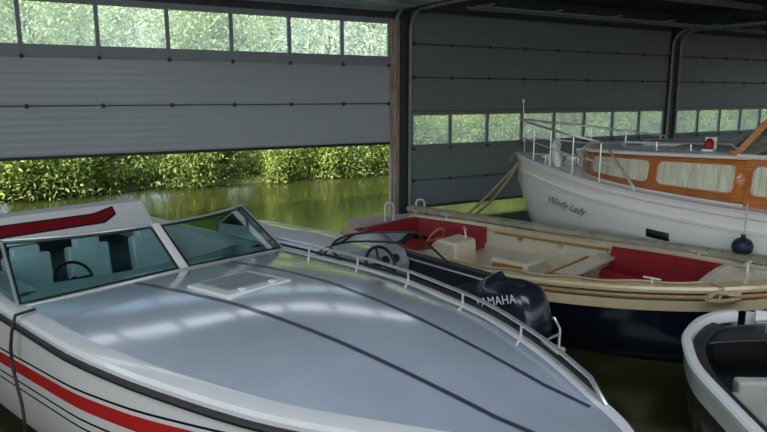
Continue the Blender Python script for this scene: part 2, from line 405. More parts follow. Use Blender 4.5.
# ================================================================= A: speedboat
A=empty('speedboat',(-1.5,4.8,0),R(-42),'white speedboat with grey-blue foredeck, red hull stripe and black pinstripes','boat')
hA=Hull([-3.2,-2,-1,0,.6,1.2,1.7,2.1,2.65,3.1,3.35,3.5],[1.15,1.18,1.2,1.2,1.2,1.15,1.05,.94,.68,.40,.22,.02],
        [1.1,1.1,1.1,1.1,1.1,1.1,1.09,1.08,1.06,1.03,1.01,1.0],[-.35,-.35,-.33,-.3,-.28,-.25,-.2,-.1,.15,.5,.72,.9],.42,.55)
wh=(.70,.72,.75); rd=(.5,.02,.025); bk=(.02,.02,.03)
HA=banded('speedboat_hull_paint',[(-.5,bk),(.2,wh),(.56,bk),(.575,wh),(.62,bk),(.64,wh),(.70,rd),(.79,wh),(.82,bk),(.835,wh)],slope=.07)
hA.shell('hull',HA,A,n=60,m=20)
b=MB(); hA.strip(b,-3.2,3.48,[(-.01,-.02),(.024,-.02),(.03,-.035),(.024,-.052),(-.01,-.052)]); b.build('rub_rail',BLACK,A)
b=MB(); hA.strip(b,-3.2,3.46,[(0,-.02),(-.02,.02),(-.1,.035),(-.14,.03),(-.1,-.03)]); b.build('deck_margin',WHITE,A)
def deckz(x,t): 
    u=min(max((x+.3)/3.2,0),1); f=1-abs(t)**2.2
    return hA.zs(x)+.03+.03*f*(1 if x<2 else max(.25,1-(x-2)/2))+.12*math.sin(math.pi*u)*(1-t*t)**.9
b=MB(); rows=[]
for i in range(61):
    f=math.sin(math.pi/2*i/60); row=[]
    for j in range(-18,19):
        t=j/18; x0=-.42-.3*t*t; x=x0+(3.42-x0)*f; w=max(.004,hA.w(x)-.12); row.append((x,t*w,deckz(x,t)))
    rows.append(row)
b.grid(rows); b.build('foredeck',DECK,A,sharp=60)
for sd in (1,-1):
    b=MB(); rows=[]
    for i in range(51):
        x=.03+3.12*i/50; y=(.37 if sd>0 else .43)-(.18 if sd>0 else .22)*(i/50)**1.3; y*=sd
        w=hA.w(x)-.12
        rows.append([(x,y+q,deckz(x,(y+q)/w)+.005) for q in (-.014,.014)])
    b.grid(rows); b.build('deck_stripe',STRIPE,A,label='dark blue-grey deck stripe')
HX=.80; HY=-.09; zc=deckz(HX,HY/1.05); HR=(0,-math.atan((deckz(HX+.15,0)-deckz(HX-.15,0))/.3),0)
b=MB(); b.prism([(-.25,-.02),(-.235,.008),(.235,.008),(.25,-.02)],-.25,.25); b.build('hatch_frame',WHITE,A,loc=(HX,HY,zc),rot=HR,bevel=.005)
b=MB(); b.box((-.015,0,.011),(.35,.38,.012)); b.build('hatch_lid',HATCHM,A,loc=(HX,HY,zc),rot=HR,bevel=.005)
for y in (-.12,.12):
    b=MB(); b.box((.20,y,.016),(.05,.04,.016)); b.build('hatch_hinge',WHITE,A,loc=(HX,HY,zc),rot=HR,bevel=.005)
b=MB()
for sd in (1,-1):
    rows=[]
    for i in range(21):
        x=-3.15+2.7*i/20; w=hA.w(x); z=hA.zs(x); rows.append([(x,sd*(w-.1),z+.03),(x,sd*(w-.2),z+.05),(x,sd*(w-.3),z+.04),(x,sd*(w-.32),z-.1),(x,sd*(w-.33),.5)])
    b.grid(rows)
b.build('side_deck',WHITE,A)
b=MB(); b.box((-1.7,0,.48),(2.8,1.84,.04)); b.build('cockpit_floor',TEALM,A)
b=MB(); b.prism([(-.50,.55),(-.50,1.06),(-.3,1.1),(-.3,.55)],-.9,.9); b.build('dashboard',TEALM,A,bevel=.02)
b=MB(); b.prism([(-3.15,.5),(-3.15,1.16),(-2.6,1.18),(-2.45,1.1),(-2.45,.5)],-.86,.86); b.build('engine_cover',WHITE,A,bevel=.05)
b=MB(); b.prism([(-2.44,.5),(-2.44,1.12),(-2.3,1.1),(-2.2,.85),(-1.85,.82),(-1.85,.5)],-.86,.86); b.build('rear_bench',BENCH,A,bevel=.03)
for y in (-.66,-.16,.42):
    b=MB(); b.box((-1.1,y,.78),(.44,.38,.14)); b.box((-1.34,y,1.0),(.11,.36,.42),rot=(0,-.15,0)); b.box((-1.38,y,1.22),(.09,.22,.12),rot=(0,-.15,0)); b.tube([(-1.1,y,.5),(-1.1,y,.74)],.06); b.build('seat',SEATM,A,bevel=.05)
b=MB(); b.torus((-.72,-.55,1.10),.14,.012,rot=(0,1.0,0)); b.tube([(-.72,-.69,1.10),(-.72,-.41,1.10)],.010); b.tube([(-.72,-.55,1.10),(-.56,-.55,1.03)],.025); b.build('steering_wheel',BLACK,A)
b=MB(); b.prism([(-.62,1.0),(-.58,1.09),(-.42,1.11),(-.42,1.0)],-.74,-.36); b.build('instrument_pod',GREYP,A,bevel=.015)
b=MB(); b.prism([(-.6,1.0),(-.57,1.07),(-.42,1.10),(-.42,1.0)],.2,.7); b.build('instrument_pod',GREYP,A,bevel=.015)
def wb(t): return Vector((-.02-.20*abs(t)**2.4,1.12*t,1.12+.075*(1-t*t)))
def wt(t): return Vector((-.44-.28*abs(t)**2.4,1.03*t,1.485))
for a,c in ((-1,-.02),(.02,1)):
    b=MB(); b.grid([[wb(a+(c-a)*i/12),wt(a+(c-a)*i/12)] for i in range(13)]); b.build('windshield_pane',GLASSB,A)
fr=MB()
fr.tube([wb(-1+i/12) for i in range(25)],.013); fr.tube([wt(-1+i/12) for i in range(25)],.011)
for t in (-1,1): fr.tube([wb(t),wt(t)],.012)
fr.build('windshield_frame',ALU,A)
b=MB(); p,q=wb(0),wt(0); b.grid([[p+Vector((.03,-.04,-.02)),p+Vector((.03,.04,-.02)),p+Vector((-.03,.04,-.02)),p+Vector((-.03,-.04,-.02))],[q+Vector((.02,-.03,.015)),q+Vector((.02,.03,.015)),q+Vector((-.03,.03,.015)),q+Vector((-.03,-.03,.015))]],close=True,capends=True); b.build('windshield_mullion',WHITE,A,bevel=.01)
for sd in (1,-1):
    A0,A1=wb(sd),wt(sd); B0=Vector((-1.2,sd*1.08,1.15)); B1=Vector((-1.1,sd*1.04,1.26))
    b=MB(); b.grid([[A0,A1],[B0,B1]]); b.build('side_window',GLASSB,A)
    b=MB(); b.tube([A1,B1,B0,A0],.009); b.build('side_window_frame',ALU,A)
for a,c in ((-.985,-.045),(.045,.985)):
    lo=[wb(a+(c-a)*i/12) for i in range(13)]; hi=[wt(a+(c-a)*i/12) for i in range(13)]
    loop=[p*.95+q*.05 for p,q in zip(lo,hi)]+[p*.05+q*.95 for p,q in zip(lo,hi)][::-1]
    b=MB(); b.tube(loop,.008,6,closed=True); b.build('windshield_gasket',BLACK,A)
YR=.68
pr=[(-1.74,1.21),(-1.76,1.27),(-1.93,1.44),(-2.18,1.44),(-2.2,1.42),(-2.18,1.21)]
b=MB(); b.prism(pr,-1.1,YR); b.build('spoiler',WHITE,A,bevel=.01)
fn=Vector((.17,0,.17)).normalized()
def sp(u,y,h): return (-1.76-.17*u+fn.x*h,y,1.27+.17*u+fn.z*h)
for grow,h,mt,nm in ((.07,.002,BLACK,'spoiler_stripe_edge'),(0,.004,RED,'spoiler_stripe')):
    b=MB(); st=[]
    for i in range(31):
        f=i/30; y=-1.08+1.42*f+grow*.2*f; lo=.14+.06*f+(.0 if f<.9 else (f-.9)/.1*.35); hi=.60+(0 if f<.85 else (f-.85)/.15*.25)
        st.append([sp(lo-grow,y,h),sp(hi+grow,y,h)])
    b.grid(st); b.build(nm,mt,A)
for y in (-.95,.55):
    b=MB(); b.prism([(-1.78,1.08),(-1.82,1.25),(-2.12,1.25),(-2.2,1.08)],y-.05,y+.05); b.build('spoiler_support',WHITE,A,bevel=.02)
b=MB(); pts=[hA.edge(-.5,1,-.08,.04)]+[hA.edge(-.4+3.5*i/34,1,-.05,.10) for i in range(35)]+[hA.edge(3.22,1,-.05,.03)]
b.tube(pts,.013)
for x in (.1,.7,1.3,1.9,2.5): b.tube([hA.edge(x,1,-.05,.02),hA.edge(x,1,-.05,.10)],.009)
b.build('bow_rail',CHROME,A)
b=MB(); b.tube([hA.edge(-.4+3.6*i/34,1,-.035,.045) for i in range(35)],.012); b.build('deck_edge_seal',BLACK,A)
b=MB(); pts=[hA.edge(.02,-1,-.1,.06),hA.edge(.02,-1,.02,.05)]+[Vector(hA.edge(.02-.06*math.sin(i),-1,.05,-.05-.12*i)) for i in range(8)]
b.tube(pts,.011); o=b.build('mooring_rope',BLACK,None); o.location=A.location; o.rotation_euler=A.rotation_euler; top(o,'black mooring line hanging over the speedboat side','rope')

# ================================================================= B: console motorboat
B=empty('motorboat',(.88,5.3,0),R(131),'small white motorboat with dark cockpit, steering wheel and outboard','boat')
hB=Hull([0,1,2,2.8,3.4,3.8,4.05],[.66,.7,.7,.6,.4,.2,.02],[.74,.74,.76,.8,.83,.86,.88],[-.2,-.2,-.18,-.1,.1,.4,.75],.6,.9)
hB.shell('hull',banded('motorboat_hull_paint',[(-.5,(.02,.02,.03)),(.1,(.7,.72,.74))]),B)
b=MB(); hB.strip(b,0,4.0,[(.0,-.03),(.03,0),(.0,.03),(-.1,.035),(-.12,0)]); b.build('gunwale',WHITE,B)
b=MB(); hB.strip(b,0,4.0,[(.02,-.06),(.05,-.045),(.02,-.02)]); b.build('rub_rail',BLACK,B)
b=MB(); hB.strip(b,.05,2.0,[(-.05,.03),(-.03,.06),(-.07,.085),(-.13,.07),(-.14,.03)]); b.build('cockpit_coaming',CHAR,B)
b=MB(); hB.liner(b,.05,1.9,.11,.25); b.build('cockpit_liner',CHAR,B)
b=MB(); rows=[[(x,t*(max(.01,hB.w(x)-.1)),hB.zs(x)+.03+.1*(1-t*t)*min(1,(4.1-x)/1.2)) for t in [j/8 for j in range(-8,9)]] for x in [1.75+2.2*i/20 for i in range(21)]]
b.grid(rows); b.build('foredeck',WHITE,B,solid=.01)
b=MB(); b.prism([(1.6,.45),(1.54,.72),(1.62,.86),(1.8,.9),(1.8,.45)],-.56,.56); b.build('dashboard',GREYP,B,bevel=.02)
for y in (-.36,-.22,.3):
    b=MB(); b.lathe([(.045,0),(.045,.02),(.035,.022)]); b.build('gauge',BLACK,B,loc=(1.565,y,.8),rot=(0,-1.05,0))
b=MB(); rr=(0,-1.15,0); b.torus((1.36,.02,.84),.18,.017,rot=rr)
for a in (0,2.1,4.2):
    e=Euler(rr).to_matrix()@Vector((.18*math.cos(a),.18*math.sin(a),0)); b.tube([Vector((1.38,.02,.835)),Vector((1.36,.02,.84))+e],.014)
b.tube([(1.35,.02,.845),(1.56,.02,.76)],.03); b.build('steering_wheel',BLACK,B)
def bw(t,top_=0): return Vector((2.05-.35*t*t-(.24 if top_ else 0),(.6-.04*top_)*t,.9+(.17 if top_ else .03*(1-t*t))))
b=MB(); b.grid([[bw(-1+i/8),bw(-1+i/8,1)] for i in range(17)]); b.build('windshield_pane',GLASSB,B)
b=MB(); b.tube([bw(-1+i/8) for i in range(17)],.012); b.tube([bw(-1+i/8,1) for i in range(17)],.012)
for t in (-1,0,1): b.tube([bw(t),bw(t,1)],.012)
b.tube([bw(-1,1),(1.0,-.6,.8)],.012); b.tube([bw(1,1),(1.0,.6,.8)],.012); b.build('windshield_frame',BLACK,B)
b=MB(); b.box((.75,0,.48),(.5,1.0,.12)); b.box((.48,0,.62),(.12,1.0,.30),rot=(0,-.15,0)); b.box((.75,0,.34),(.44,.9,.2)); b.build('seat',CHAR,B,bevel=.04)
b=MB(); b.box((.06,0,.5),(.1,1.16,.45)); b.build('transom',WHITE,B,bevel=.02)
for y in (-.42,.42):
    b=MB(); b.box((-.2,y,.3),(.4,.4,.05)); b.build('swim_platform',WHITE,B,bevel=.02)
b=MB(); b.tube([(0,-.28,.58),(-.3,-.28,.58),(-.36,-.28,.5),(-.36,-.28,.3)],.013); b.tube([(0,-.56,.58),(-.3,-.56,.58),(-.36,-.56,.5),(-.36,-.56,.3)],.013); b.tube([(-.36,-.28,.45),(-.36,-.56,.45)],.012); b.build('boarding_rail',CHROME,B)
OM=bpy.data.objects.new('outboard_motor',None); COL.objects.link(OM); OM.parent=B; OM.location=(-.16,.02,.43); OM.rotation_euler=(0,R(20),0); OM['label']='dark blue outboard motor with white lettering'
b=MB(); rows=[]
prof=[(0,.18,.12),(.03,.26,.18),(.12,.295,.205),(.34,.295,.205),(.44,.28,.19),(.495,.24,.155),(.53,.17,.11),(.545,.09,.06),(.55,.02,.01)]
for z,a,w in prof:
    row=[]
    for k in range(40):
        an=2*math.pi*k/40; c,s_=math.cos(an),math.sin(an); row.append((-.22-.05*z+a*math.copysign(abs(c)**.6,c),w*math.copysign(abs(s_)**.6,s_),z+.06*c*(z/.5)))
    rows.append(row)
b.grid(rows,close=True,capends=True); b.build('cowl',OUTB,OM,sharp=50)
b=MB(); b.lathe([(.2,-.06),(.2,0),(.17,.01)],c=(-.22,0,0),sc=(1.3,.85)); b.build('cowl_base',GREYP,OM)
b=MB(); b.box((-.24,0,-.3),(.17,.11,.5)); b.box((-.27,0,-.56),(.4,.16,.03)); b.tube([(-.4,0,-.68),(-.15,0,-.68),(-.05,0,-.68)],[.04,.06,.02],12); b.build('leg',OUTB,OM,bevel=.02)
b=MB(); b.box((0,0,-.12),(.1,.24,.32)); b.tube([(-.1,0,.0),(.02,0,0)],.05); b.build('clamp_bracket',BLACK,OM,bevel=.01)
b=MB()
for a in (0,2.09,4.19): b.box((-.42,.08*math.cos(a),-.68+.08*math.sin(a)),(.015,.07,.13),rot=(a-1.57,0,.4))
b.build('propeller',CHROME,OM)
textpart('lettering','YAMAHA',.098,LETTER,OM,(-.265,.212,.40),(R(90),R(2),R(180)),.002,off=.0,space=1.08)

# ================================================================= C: sloop tender
C=empty('open_sloop',(-.04,8.92,0),R(-42),'open navy launch with tan gunwale and red cushions','boat')
hC=Hull([0,.7,1.8,2.8,3.6,4.3,4.75,5.05],[.72,.93,1.05,1.0,.86,.6,.34,.02],[.74,.71,.68,.70,.74,.79,.84,.88],[-.15,-.3,-.35,-.35,-.3,-.15,.15,.6],.6,1.0)
hC.shell('hull',NAVY,C)
b=MB(); hC.strip(b,0,5.0,[(0,-.02),(.05,-.02),(.06,.01),(.045,.035),(-.1,.04),(-.13,.02),(-.13,-.03)]); b.build('gunwale',TAN,C)
b=MB(); hC.strip(b,0,5.0,[(0,-.09),(.035,-.085),(.045,-.065),(.035,-.045),(0,-.04)]); b.build('rub_strake',TEAK,C)
b=MB(); hC.strip(b,0,5.0,[(-.02,-.20),(.010,-.20),(.018,-.1),(0,-.1)]); b.build('sheer_band',TAN,C)
b=MB(); hC.liner(b,.06,4.5,.12,.2); b.build('interior_liner',CREAM,C)
b=MB(); rows=[[(x,t*max(.006,hC.w(x)-.1),hC.zs(x)+.03+.03*(1-t*t)) for t in [j/6 for j in range(-6,7)]] for x in [4.3+.68*i/10 for i in range(11)]]
b.grid(rows); b.build('foredeck',CREAM,C,solid=.015)
for sd in (1,-1):
    b=MB(); rows=[]
    for i in range(17):
        x=.1+4.1*i/16; wi=hC.w(x)-.16; rows.append([(x,sd*wi,.44),(x,sd*(wi-.34),.44),(x,sd*(wi-.36),.22)])
    b.grid(rows); b.build('side_bench',CREAM,C)
    for x0,x1,nm in ((.1,1.2,'backrest'),(3.0,4.35,'backrest')):
        b=MB(); rows=[]
        for i in range(13):
            x=x0+(x1-x0)*i/12; wi=hC.w(x)-.15; z=hC.zs(x)
            rows.append([(x,sd*wi,z+.03),(x,sd*(wi-.05),z+.04),(x,sd*(wi-.1),z-.0),(x,sd*(wi-.13),.5),(x,sd*wi,.5)])
        b.grid(rows,close=True,capends=True); b.build(nm,REDV,C,label='red vinyl backrest')
        b=MB(); rows=[]
        for i in range(13):
            x=x0+(x1-x0)*i/12; wi=hC.w(x)-.2; q=max(.02,wi-.34)
            rows.append([(x,sd*wi,.44),(x,sd*wi,.51),(x,sd*(wi-.04),.53),(x,sd*(q+.03),.53),(x,sd*q,.5),(x,sd*q,.44)])
        b.grid(rows,close=True,capends=True); b.build('cushion',REDV,C,label='red vinyl seat cushion')
    for x in (1.7,2.3,2.9): 
        b=MB(); p=Vector(hC.edge(x,sd,-.14,-.06)); b.tube([p,p+Vector((0,-sd*.03,0))],.03,12); b.build('coaming_fitting',CHROME,C)
    b=MB(); b.tube([hC.edge(1.3+1.65*i/10,sd,-.15,-.02) for i in range(11)],.014); b.build('coaming_rail',TEAK,C)
b=MB(); b.box((.2,0,.66),(.1,1.1,.26)); b.box((.4,0,.48),(.4,1.1,.1)); b.build('stern_cushion',REDV,C,bevel=.03,label='red vinyl stern seat')
b=MB(); b.box((2.2,0,.42),(.5,.5,.42)); b.build('engine_box',CREAM,C,bevel=.04)
b=MB(); b.box((2.2,-.255,.46),(.40,.02,.26)); b.build('engine_box_panel',WOOD,C,bevel=.006)
b=MB(); b.box((1.945,0,.46),(.02,.40,.26)); b.build('engine_box_panel',WOOD,C,bevel=.006)
b=MB(); b.prism([(1.35,.2),(1.32,.74),(1.42,.82),(1.68,.80),(1.72,.2)],-.56,-.12); b.build('helm_console',CREAM,C,bevel=.03)
b=MB(); b.prism([(1.30,.55),(1.29,.72),(1.305,.72),(1.315,.55)],-.5,-.18); b.build('helm_panel',WOOD,C)
b=MB(); b.tube([(1.58,-.2,.80),(1.56,-.2,.90)],.01); b.lathe([(.01,.0),(.022,.01),(.022,.03),(.01,.045)],c=(1.56,-.2,.89)); b.build('throttle_lever',CHROME,C)
b=MB(); b.torus((1.22,-.34,.76),.15,.013,rot=(0,-1.1,0)); b.tube([(1.22,-.49,.76),(1.22,-.19,.76)],.01); b.tube([(1.22,-.34,.76),(1.32,-.34,.7)],.02); b.build('steering_wheel',WOOD,C)
b=MB(); b.box((2.95,0,.62),(.22,1.7,.04)); b.build('thwart',CREAM,C,bevel=.01)
b=MB(); b.box((2.78,.0,.5),(.03,1.2,.26)); b.build('locker_front',WOOD,C,bevel=.005)
b=MB(); b.tube([(4.6,0,.88),(4.6,0,.97)],.02); b.tube([(4.6,-.09,.97),(4.6,.09,.97)],.015); b.build('mooring_cleat',CHROME,C)
for sd in (1,-1):
    for x in (.5,4.0):
        p=Vector(hC.edge(x,sd,-.05,.04)); b=MB(); b.tube([p,p+Vector((0,0,.05))],.015); b.tube([p+Vector((-.08,0,.05)),p+Vector((.08,0,.05))],.012); b.build('cleat',CHROME,C)
b=MB(); pts=[]
for i in range(40):
    x=1.0+3.4*i/39; p=Vector(hC.edge(x,-1,-.04+.03*math.sin(i*.9),.058)); pts.append(p)
b.tube(pts,.011); o=b.build('mooring_rope',ROPE,None,loc=C.location,rot=C.rotation_euler); top(o,'tan rope lying along the tan gunwale','rope')
b=MB(); pts=[]
c0=Vector(hC.edge(4.52,-1,.075,-.04)); t0=(Vector(hC.edge(4.6,-1,.075,-.04))-Vector(hC.edge(4.4,-1,.075,-.04))).normalized()
for i in range(70):
    a=i*.52; rr_=.075+.02*math.sin(i*1.7); pts.append(c0+t0*rr_*1.6*math.cos(a)+Vector((0,0,rr_*.5*math.sin(a)))+Vector((0,-.0008*i,0)))
pts+= [c0+Vector((0,-.03,.09)),Vector(hC.edge(4.45,-1,-.03,.06))]
b.tube(pts,.012,6); o=b.build('coiled_rope',ROPE,None,loc=C.location,rot=C.rotation_euler); top(o,'bundle of tan rope hanging over the launch bow','rope')

# ================================================================= D: cabin cruiser
DA=R(137); DX,DY=8.15,5.54
Dr=empty('cabin_cruiser',(DX,DY,0),DA,'white cabin cruiser with varnished wooden cabin and bow rail','boat')
hD=Hull([0,2,4,5.5,6.5,7.3,7.75,8.0],[1.3,1.45,1.45,1.30,1.02,.62,.30,.02],[1.1,1.1,1.14,1.22,1.32,1.42,1.47,1.50],[-.5,-.55,-.55,-.5,-.42,-.15,.5,1.1],.42,1.4)
hD.shell('hull',banded('cruiser_hull_paint',[(-.5,(.15,.02,.02)),(.03,(.02,.03,.06)),(.08,(.88,.90,.90))]),Dr)
b=MB(); hD.strip(b,0,7.97,[(0,-.03),(.04,-.02),(.04,.03),(0,.06),(-.05,.06),(-.06,0)]); b.build('toe_rail',WHITE,Dr)
b=MB(); hD.strip(b,0,7.9,[(-.01,-.2),(.02,-.195),(.02,-.165),(-.01,-.16)]); b.build('rub_strake',WHITE,Dr)
b=MB(); rows=[[(x,t*max(.006,hD.w(x)-.04),hD.zs(x)+.0+.05*(1-t*t)) for t in [j/6 for j in range(-6,7)]] for x in [.05+7.85*i/30 for i in range(31)]]
b.grid(rows); b.build('deck',WHITE,Dr)
XF=6.7; XA=4.3
def cw(x): return hermite([2.4,4.3,5.4,6.0,6.35,6.6,6.7],[.98,.98,.92,.82,.68,.46,.28],x)
def cz(x): return hermite([4.2,6.7],[1.77,1.71],x)
xs=[XA+(XF-XA)*math.sin(math.pi/2*i/24) for i in range(25)]
L=[(x,cw(x)) for x in xs]; Lp=L+[(XF+.01,0)]+[(x,-y) for x,y in L[::-1]]
b=MB(); b.grid([[(x,y,hD.zs(min(x,6.7))-.03),(x-.005,y*.995,hD.zs(min(x,6.7))+.05)] for x,y in Lp]); b.build('cabin_coaming',WHITE,Dr,solid=.03,sharp=60)
b=MB(); b.grid([[(x-.004,y*.995,hD.zs(min(x,6.7))+.05),(x-.03,y*.97,cz(x))] for x,y in Lp]); b.build('trunk_cabin',WOOD,Dr,solid=.02,sharp=60)
b=MB(); rows=[]
for x in [XA-.05+(XF+.03-XA+.05)*math.sin(math.pi/2*i/24) for i in range(25)]:
    w=cw(min(x,6.7)-.0)+.03; w*=1 if x<6.7 else .9; z=cz(x); rows.append([(x,t*w,z+.01+.08*(1-t*t)) for t in [j/8 for j in range(-8,9)]])
b.grid(rows); b.build('cabin_roof',WHITE,Dr,solid=.03)
for sd in (1,-1):
    for x0,x1 in ((3.30,4.24),(4.42,5.38),(5.48,6.40)):
        lo=.27; hi=.86; n=22; R0=[]; cr=.08
        for i in range(n+1):
            u=(1-math.cos(math.pi*i/n))/2; x=x0+(x1-x0)*u; za=hD.zs(x); zt=cz(x)
            d=min(u,1-u)*(x1-x0)
            inset=0 if d>=cr else cr-math.sqrt(max(0,cr**2-(cr-d)**2))
            ins=inset/(zt-za); R0.append((x,za,zt,lo+ins,hi-ins))
        def pt(x,za,zt,f,off): return (x-.03*f,sd*(cw(x)*(1-.03*f)+off),za+(zt-za)*f)
        b=MB(); b.grid([[pt(x,a,c,fa,.014),pt(x,a,c,(fa+fb)/2,.014),pt(x,a,c,fb,.014)] for x,a,c,fa,fb in R0]); b.build('window_curtain',CURT,Dr,label='cream curtain behind cabin window')
        b=MB(); b.grid([[pt(x,a,c,fa,.022),pt(x,a,c,fb,.022)] for x,a,c,fa,fb in R0]); b.build('cabin_window',GLASSW,Dr)
        loop=[pt(x,a,c,fa,.024) for x,a,c,fa,fb in R0]+[pt(x,a,c,fb,.024) for x,a,c,fa,fb in R0[::-1]]
        b=MB(); b.tube(loop,.011,6,closed=True); b.build('window_trim',WOOD,Dr)
for sd in (1,-1):
    b=MB(); b.tube([(6.1,sd*.35,1.79),(6.0,sd*.38,1.84),(4.6,sd*.55,1.90),(4.5,sd*.55,1.82)],.014)
    for x in (5.1,5.55): b.tube([(x,sd*.49,1.78),(x,sd*.49,1.875)],.01)
    b.build('roof_handrail',CHROME,Dr)
b=MB(); b.box((5.6,0,1.83),(.5,.5,.05)); b.build('roof_hatch',WHITE,Dr,bevel=.015)
b=MB(); WX=.18
for sd in (1,-1):
    b.prism([(1.0,1.12),(1.0,1.75),(4.30,1.77),(4.30,1.12)],sd*.945-.012,sd*.945+.012)
    b.prism([(4.34+WX,1.74),(4.24+WX,1.74),(3.52+WX,2.7),(3.60+WX,2.7)],sd*.93-.03,sd*.93+.03)
    b.prism([(3.0,1.74),(2.9,1.74),(2.75,2.7),(2.85,2.7)],sd*.93-.025,sd*.93+.025)
    b.prism([(1.1,1.74),(1.0,1.74),(1.0,2.7),(1.1,2.7)],sd*.93-.025,sd*.93+.025)
b.box((4.28+WX,0,1.81),(.07,1.9,.08)); b.box((3.56+WX,0,2.68),(.07,1.9,.07)); b.prism([(4.31+WX,1.8),(4.25+WX,1.8),(3.53+WX,2.7),(3.58+WX,2.7)],-.025,.025)
b.build('wheelhouse',WOOD,Dr,bevel=.006)
b=MB(); rows=[[(x,t*1.02,2.72+.06*(1-t*t)) for t in [j/8 for j in range(-8,9)]] for x in (.8,2,3,3.85)]
b.grid(rows); b.build('wheelhouse_roof',WHITE,Dr,solid=.05)
for sd in (1,-1):
    b=MB(); b.tube([(4.4,sd*1.0,1.785),(1.0,sd*1.0,1.765)],.03); b.build('side_coaming_cap',WHITE,Dr)
    b=MB(); b.add([(4.24+WX,sd*.935,1.82),(3.54+WX,sd*.935,2.66),(1.05,sd*.935,2.66),(1.05,sd*.935,1.77)],[(0,1,2,3)]); b.build('wheelhouse_window',GLASSB,Dr)
b=MB(); b.add([(4.29+WX,-.92,1.88),(4.29+WX,.92,1.88),(3.59+WX,.92,2.66),(3.59+WX,-.92,2.66)],[(0,1,2,3)]); b.build('wheelhouse_windshield',GLASSB,Dr)
b=MB(); b.lathe([(.01,0),(.05,.01),(.055,.09),(.03,.13),(.01,.14)],c=(4.8,.75,1.83)); b.build('navigation_lamp',REDV,Dr,label='red side lamp on the cabin roof')
b=MB(); b.box((4.8,.75,1.82),(.14,.14,.03)); b.box((4.8,.68,1.90),(.14,.02,.16)); b.build('lamp_board',WHITE,Dr,bevel=.005)
b=MB()
def rail(x,sd,h): return Vector(hD.edge(x,sd,-.08,h))
top_p=[rail(5.55+2.2*i/22,1,.10+.50*min(1,i/5)) for i in range(23)]
top_m=[Vector((p.x,-p.y,p.z)) for p in top_p]
b.tube(top_p+[Vector((8.02,0,2.12))]+top_m[::-1],.017)
mid=[rail(5.9+1.9*i/14,1,.32) for i in range(15)]; b.tube(mid+[Vector((7.98,0,1.82))]+[Vector((p.x,-p.y,p.z)) for p in mid[::-1]],.011)
for x,h in ((5.55,.12),(6.1,.60),(6.6,.60),(7.1,.60),(7.55,.60)):
    for sd in (1,-1): b.tube([rail(x,sd,.03),rail(x,sd,h)],.012)
b.build('pulpit_rail',CHROME,Dr)
b=MB(); b.tube([(7.9,0,1.5),(7.96,0,2.4)],.007); b.lathe([(.01,0),(.02,.015),(.02,.05),(.01,.065)],c=(7.96,0,2.38)); b.build('jackstaff',WHITE,Dr)
b=MB(); b.box((7.0,0,1.50),(.28,.22,.14)); b.tube([(7.0,-.18,1.53),(7.0,.18,1.53)],.06,12); b.build('windlass',CHROME,Dr,bevel=.02)
b=MB(); b.tube([(7.5,0,1.50),(8.0,0,1.55),(8.1,0,1.52)],.025); b.tube([(8.08,-.16,1.41),(8.12,0,1.51),(8.08,.16,1.41)],.018); b.build('anchor',STEEL,Dr)
b=MB(); b.lathe([(.01,-.02),(.06,0),(.06,.2),(.1,.26),(.09,.3),(.01,.31)],c=(6.88,.0,1.39)); b.build('deck_vent',WHITE,Dr)
for sd in (1,-1):
    b=MB(); b.tube([(7.35,sd*.28,1.45),(7.35,sd*.28,1.54)],.018); b.tube([(7.27,sd*.28,1.54),(7.43,sd*.28,1.54)],.014); b.build('cleat',CHROME,Dr)
def hullpt(x,f,off=0):
    w,zs,zk=hD.w(x),hD.zs(x),hD.zk(x); g=(x-hD.xs[0])/(8.0); e=hD.ex+(hD.exb-hD.ex)*g**2; a=f*math.pi/2
    return Vector((x,w*math.sin(a)**e+off,zs-(zs-zk)*math.cos(a)))
for x0,x1 in ((3.2,3.45),(5.0,5.3)):
    b=MB(); b.grid([[hullpt(x0+(x1-x0)*i/4,.815,.012),hullpt(x0+(x1-x0)*i/4,.855,.012)] for i in range(5)]); b.build('porthole',BLACK,Dr,solid=.01)
p=hullpt(6.75,.84,.0); q=hullpt(6.2,.84,0); up=hullpt(6.475,.9,0)-hullpt(6.475,.78,0); dx=(q-p).normalized(); up.normalize(); nn=dx.cross(up).normalized(); up=nn.cross(dx)
Mx=Matrix((dx,up,nn)).transposed()
t=textpart('boat_name','Windy Lady',.165,LETTERB,Dr,(0,0,0),(0,0,0),.001,.6,off=-.002); t.location=hullpt(6.6,.855,0)+nn*.045; t.rotation_euler=Mx.to_euler()
def Dw(p): 
    a=DA; return Vector((DX+math.cos(a)*p[0]-math.sin(a)*p[1],DY+math.sin(a)*p[0]+math.cos(a)*p[1],p[2]))
b=MB(); b.lathe([(.105*math.sin(math.pi*i/12)+.008,-.105*math.cos(math.pi*i/12)) for i in range(13)]); b.lathe([(.025,.09),(.025,.14)]); b.tube([(0,0,.13),(0,-.02,.5)],.008,6,m=1)
o=b.build('fender',[NAVYV,ROPEW],None,loc=Dw((4.1,1.60,.82))); top(o,'dark ball fender hanging on a line beside the cruiser hull','fender')
for i,(x,y,lean) in enumerate(((7.25,.30,.25),(7.0,.50,-.2))):
    b=MB(); b.lathe([(.01,0),(.05,.01),(.07,.05),(.075,.12),(.075,.28),(.065,.34),(.03,.38),(.02,.41),(.005,.42)],seg=18)
    o=b.build('fender',WHITE,None,loc=Dw((x,y,hD.zs(x)+.03)),rot=(lean*.5,lean,0)); top(o,'white cylindrical fender standing on the cruiser foredeck','fender',group='foredeck fenders')

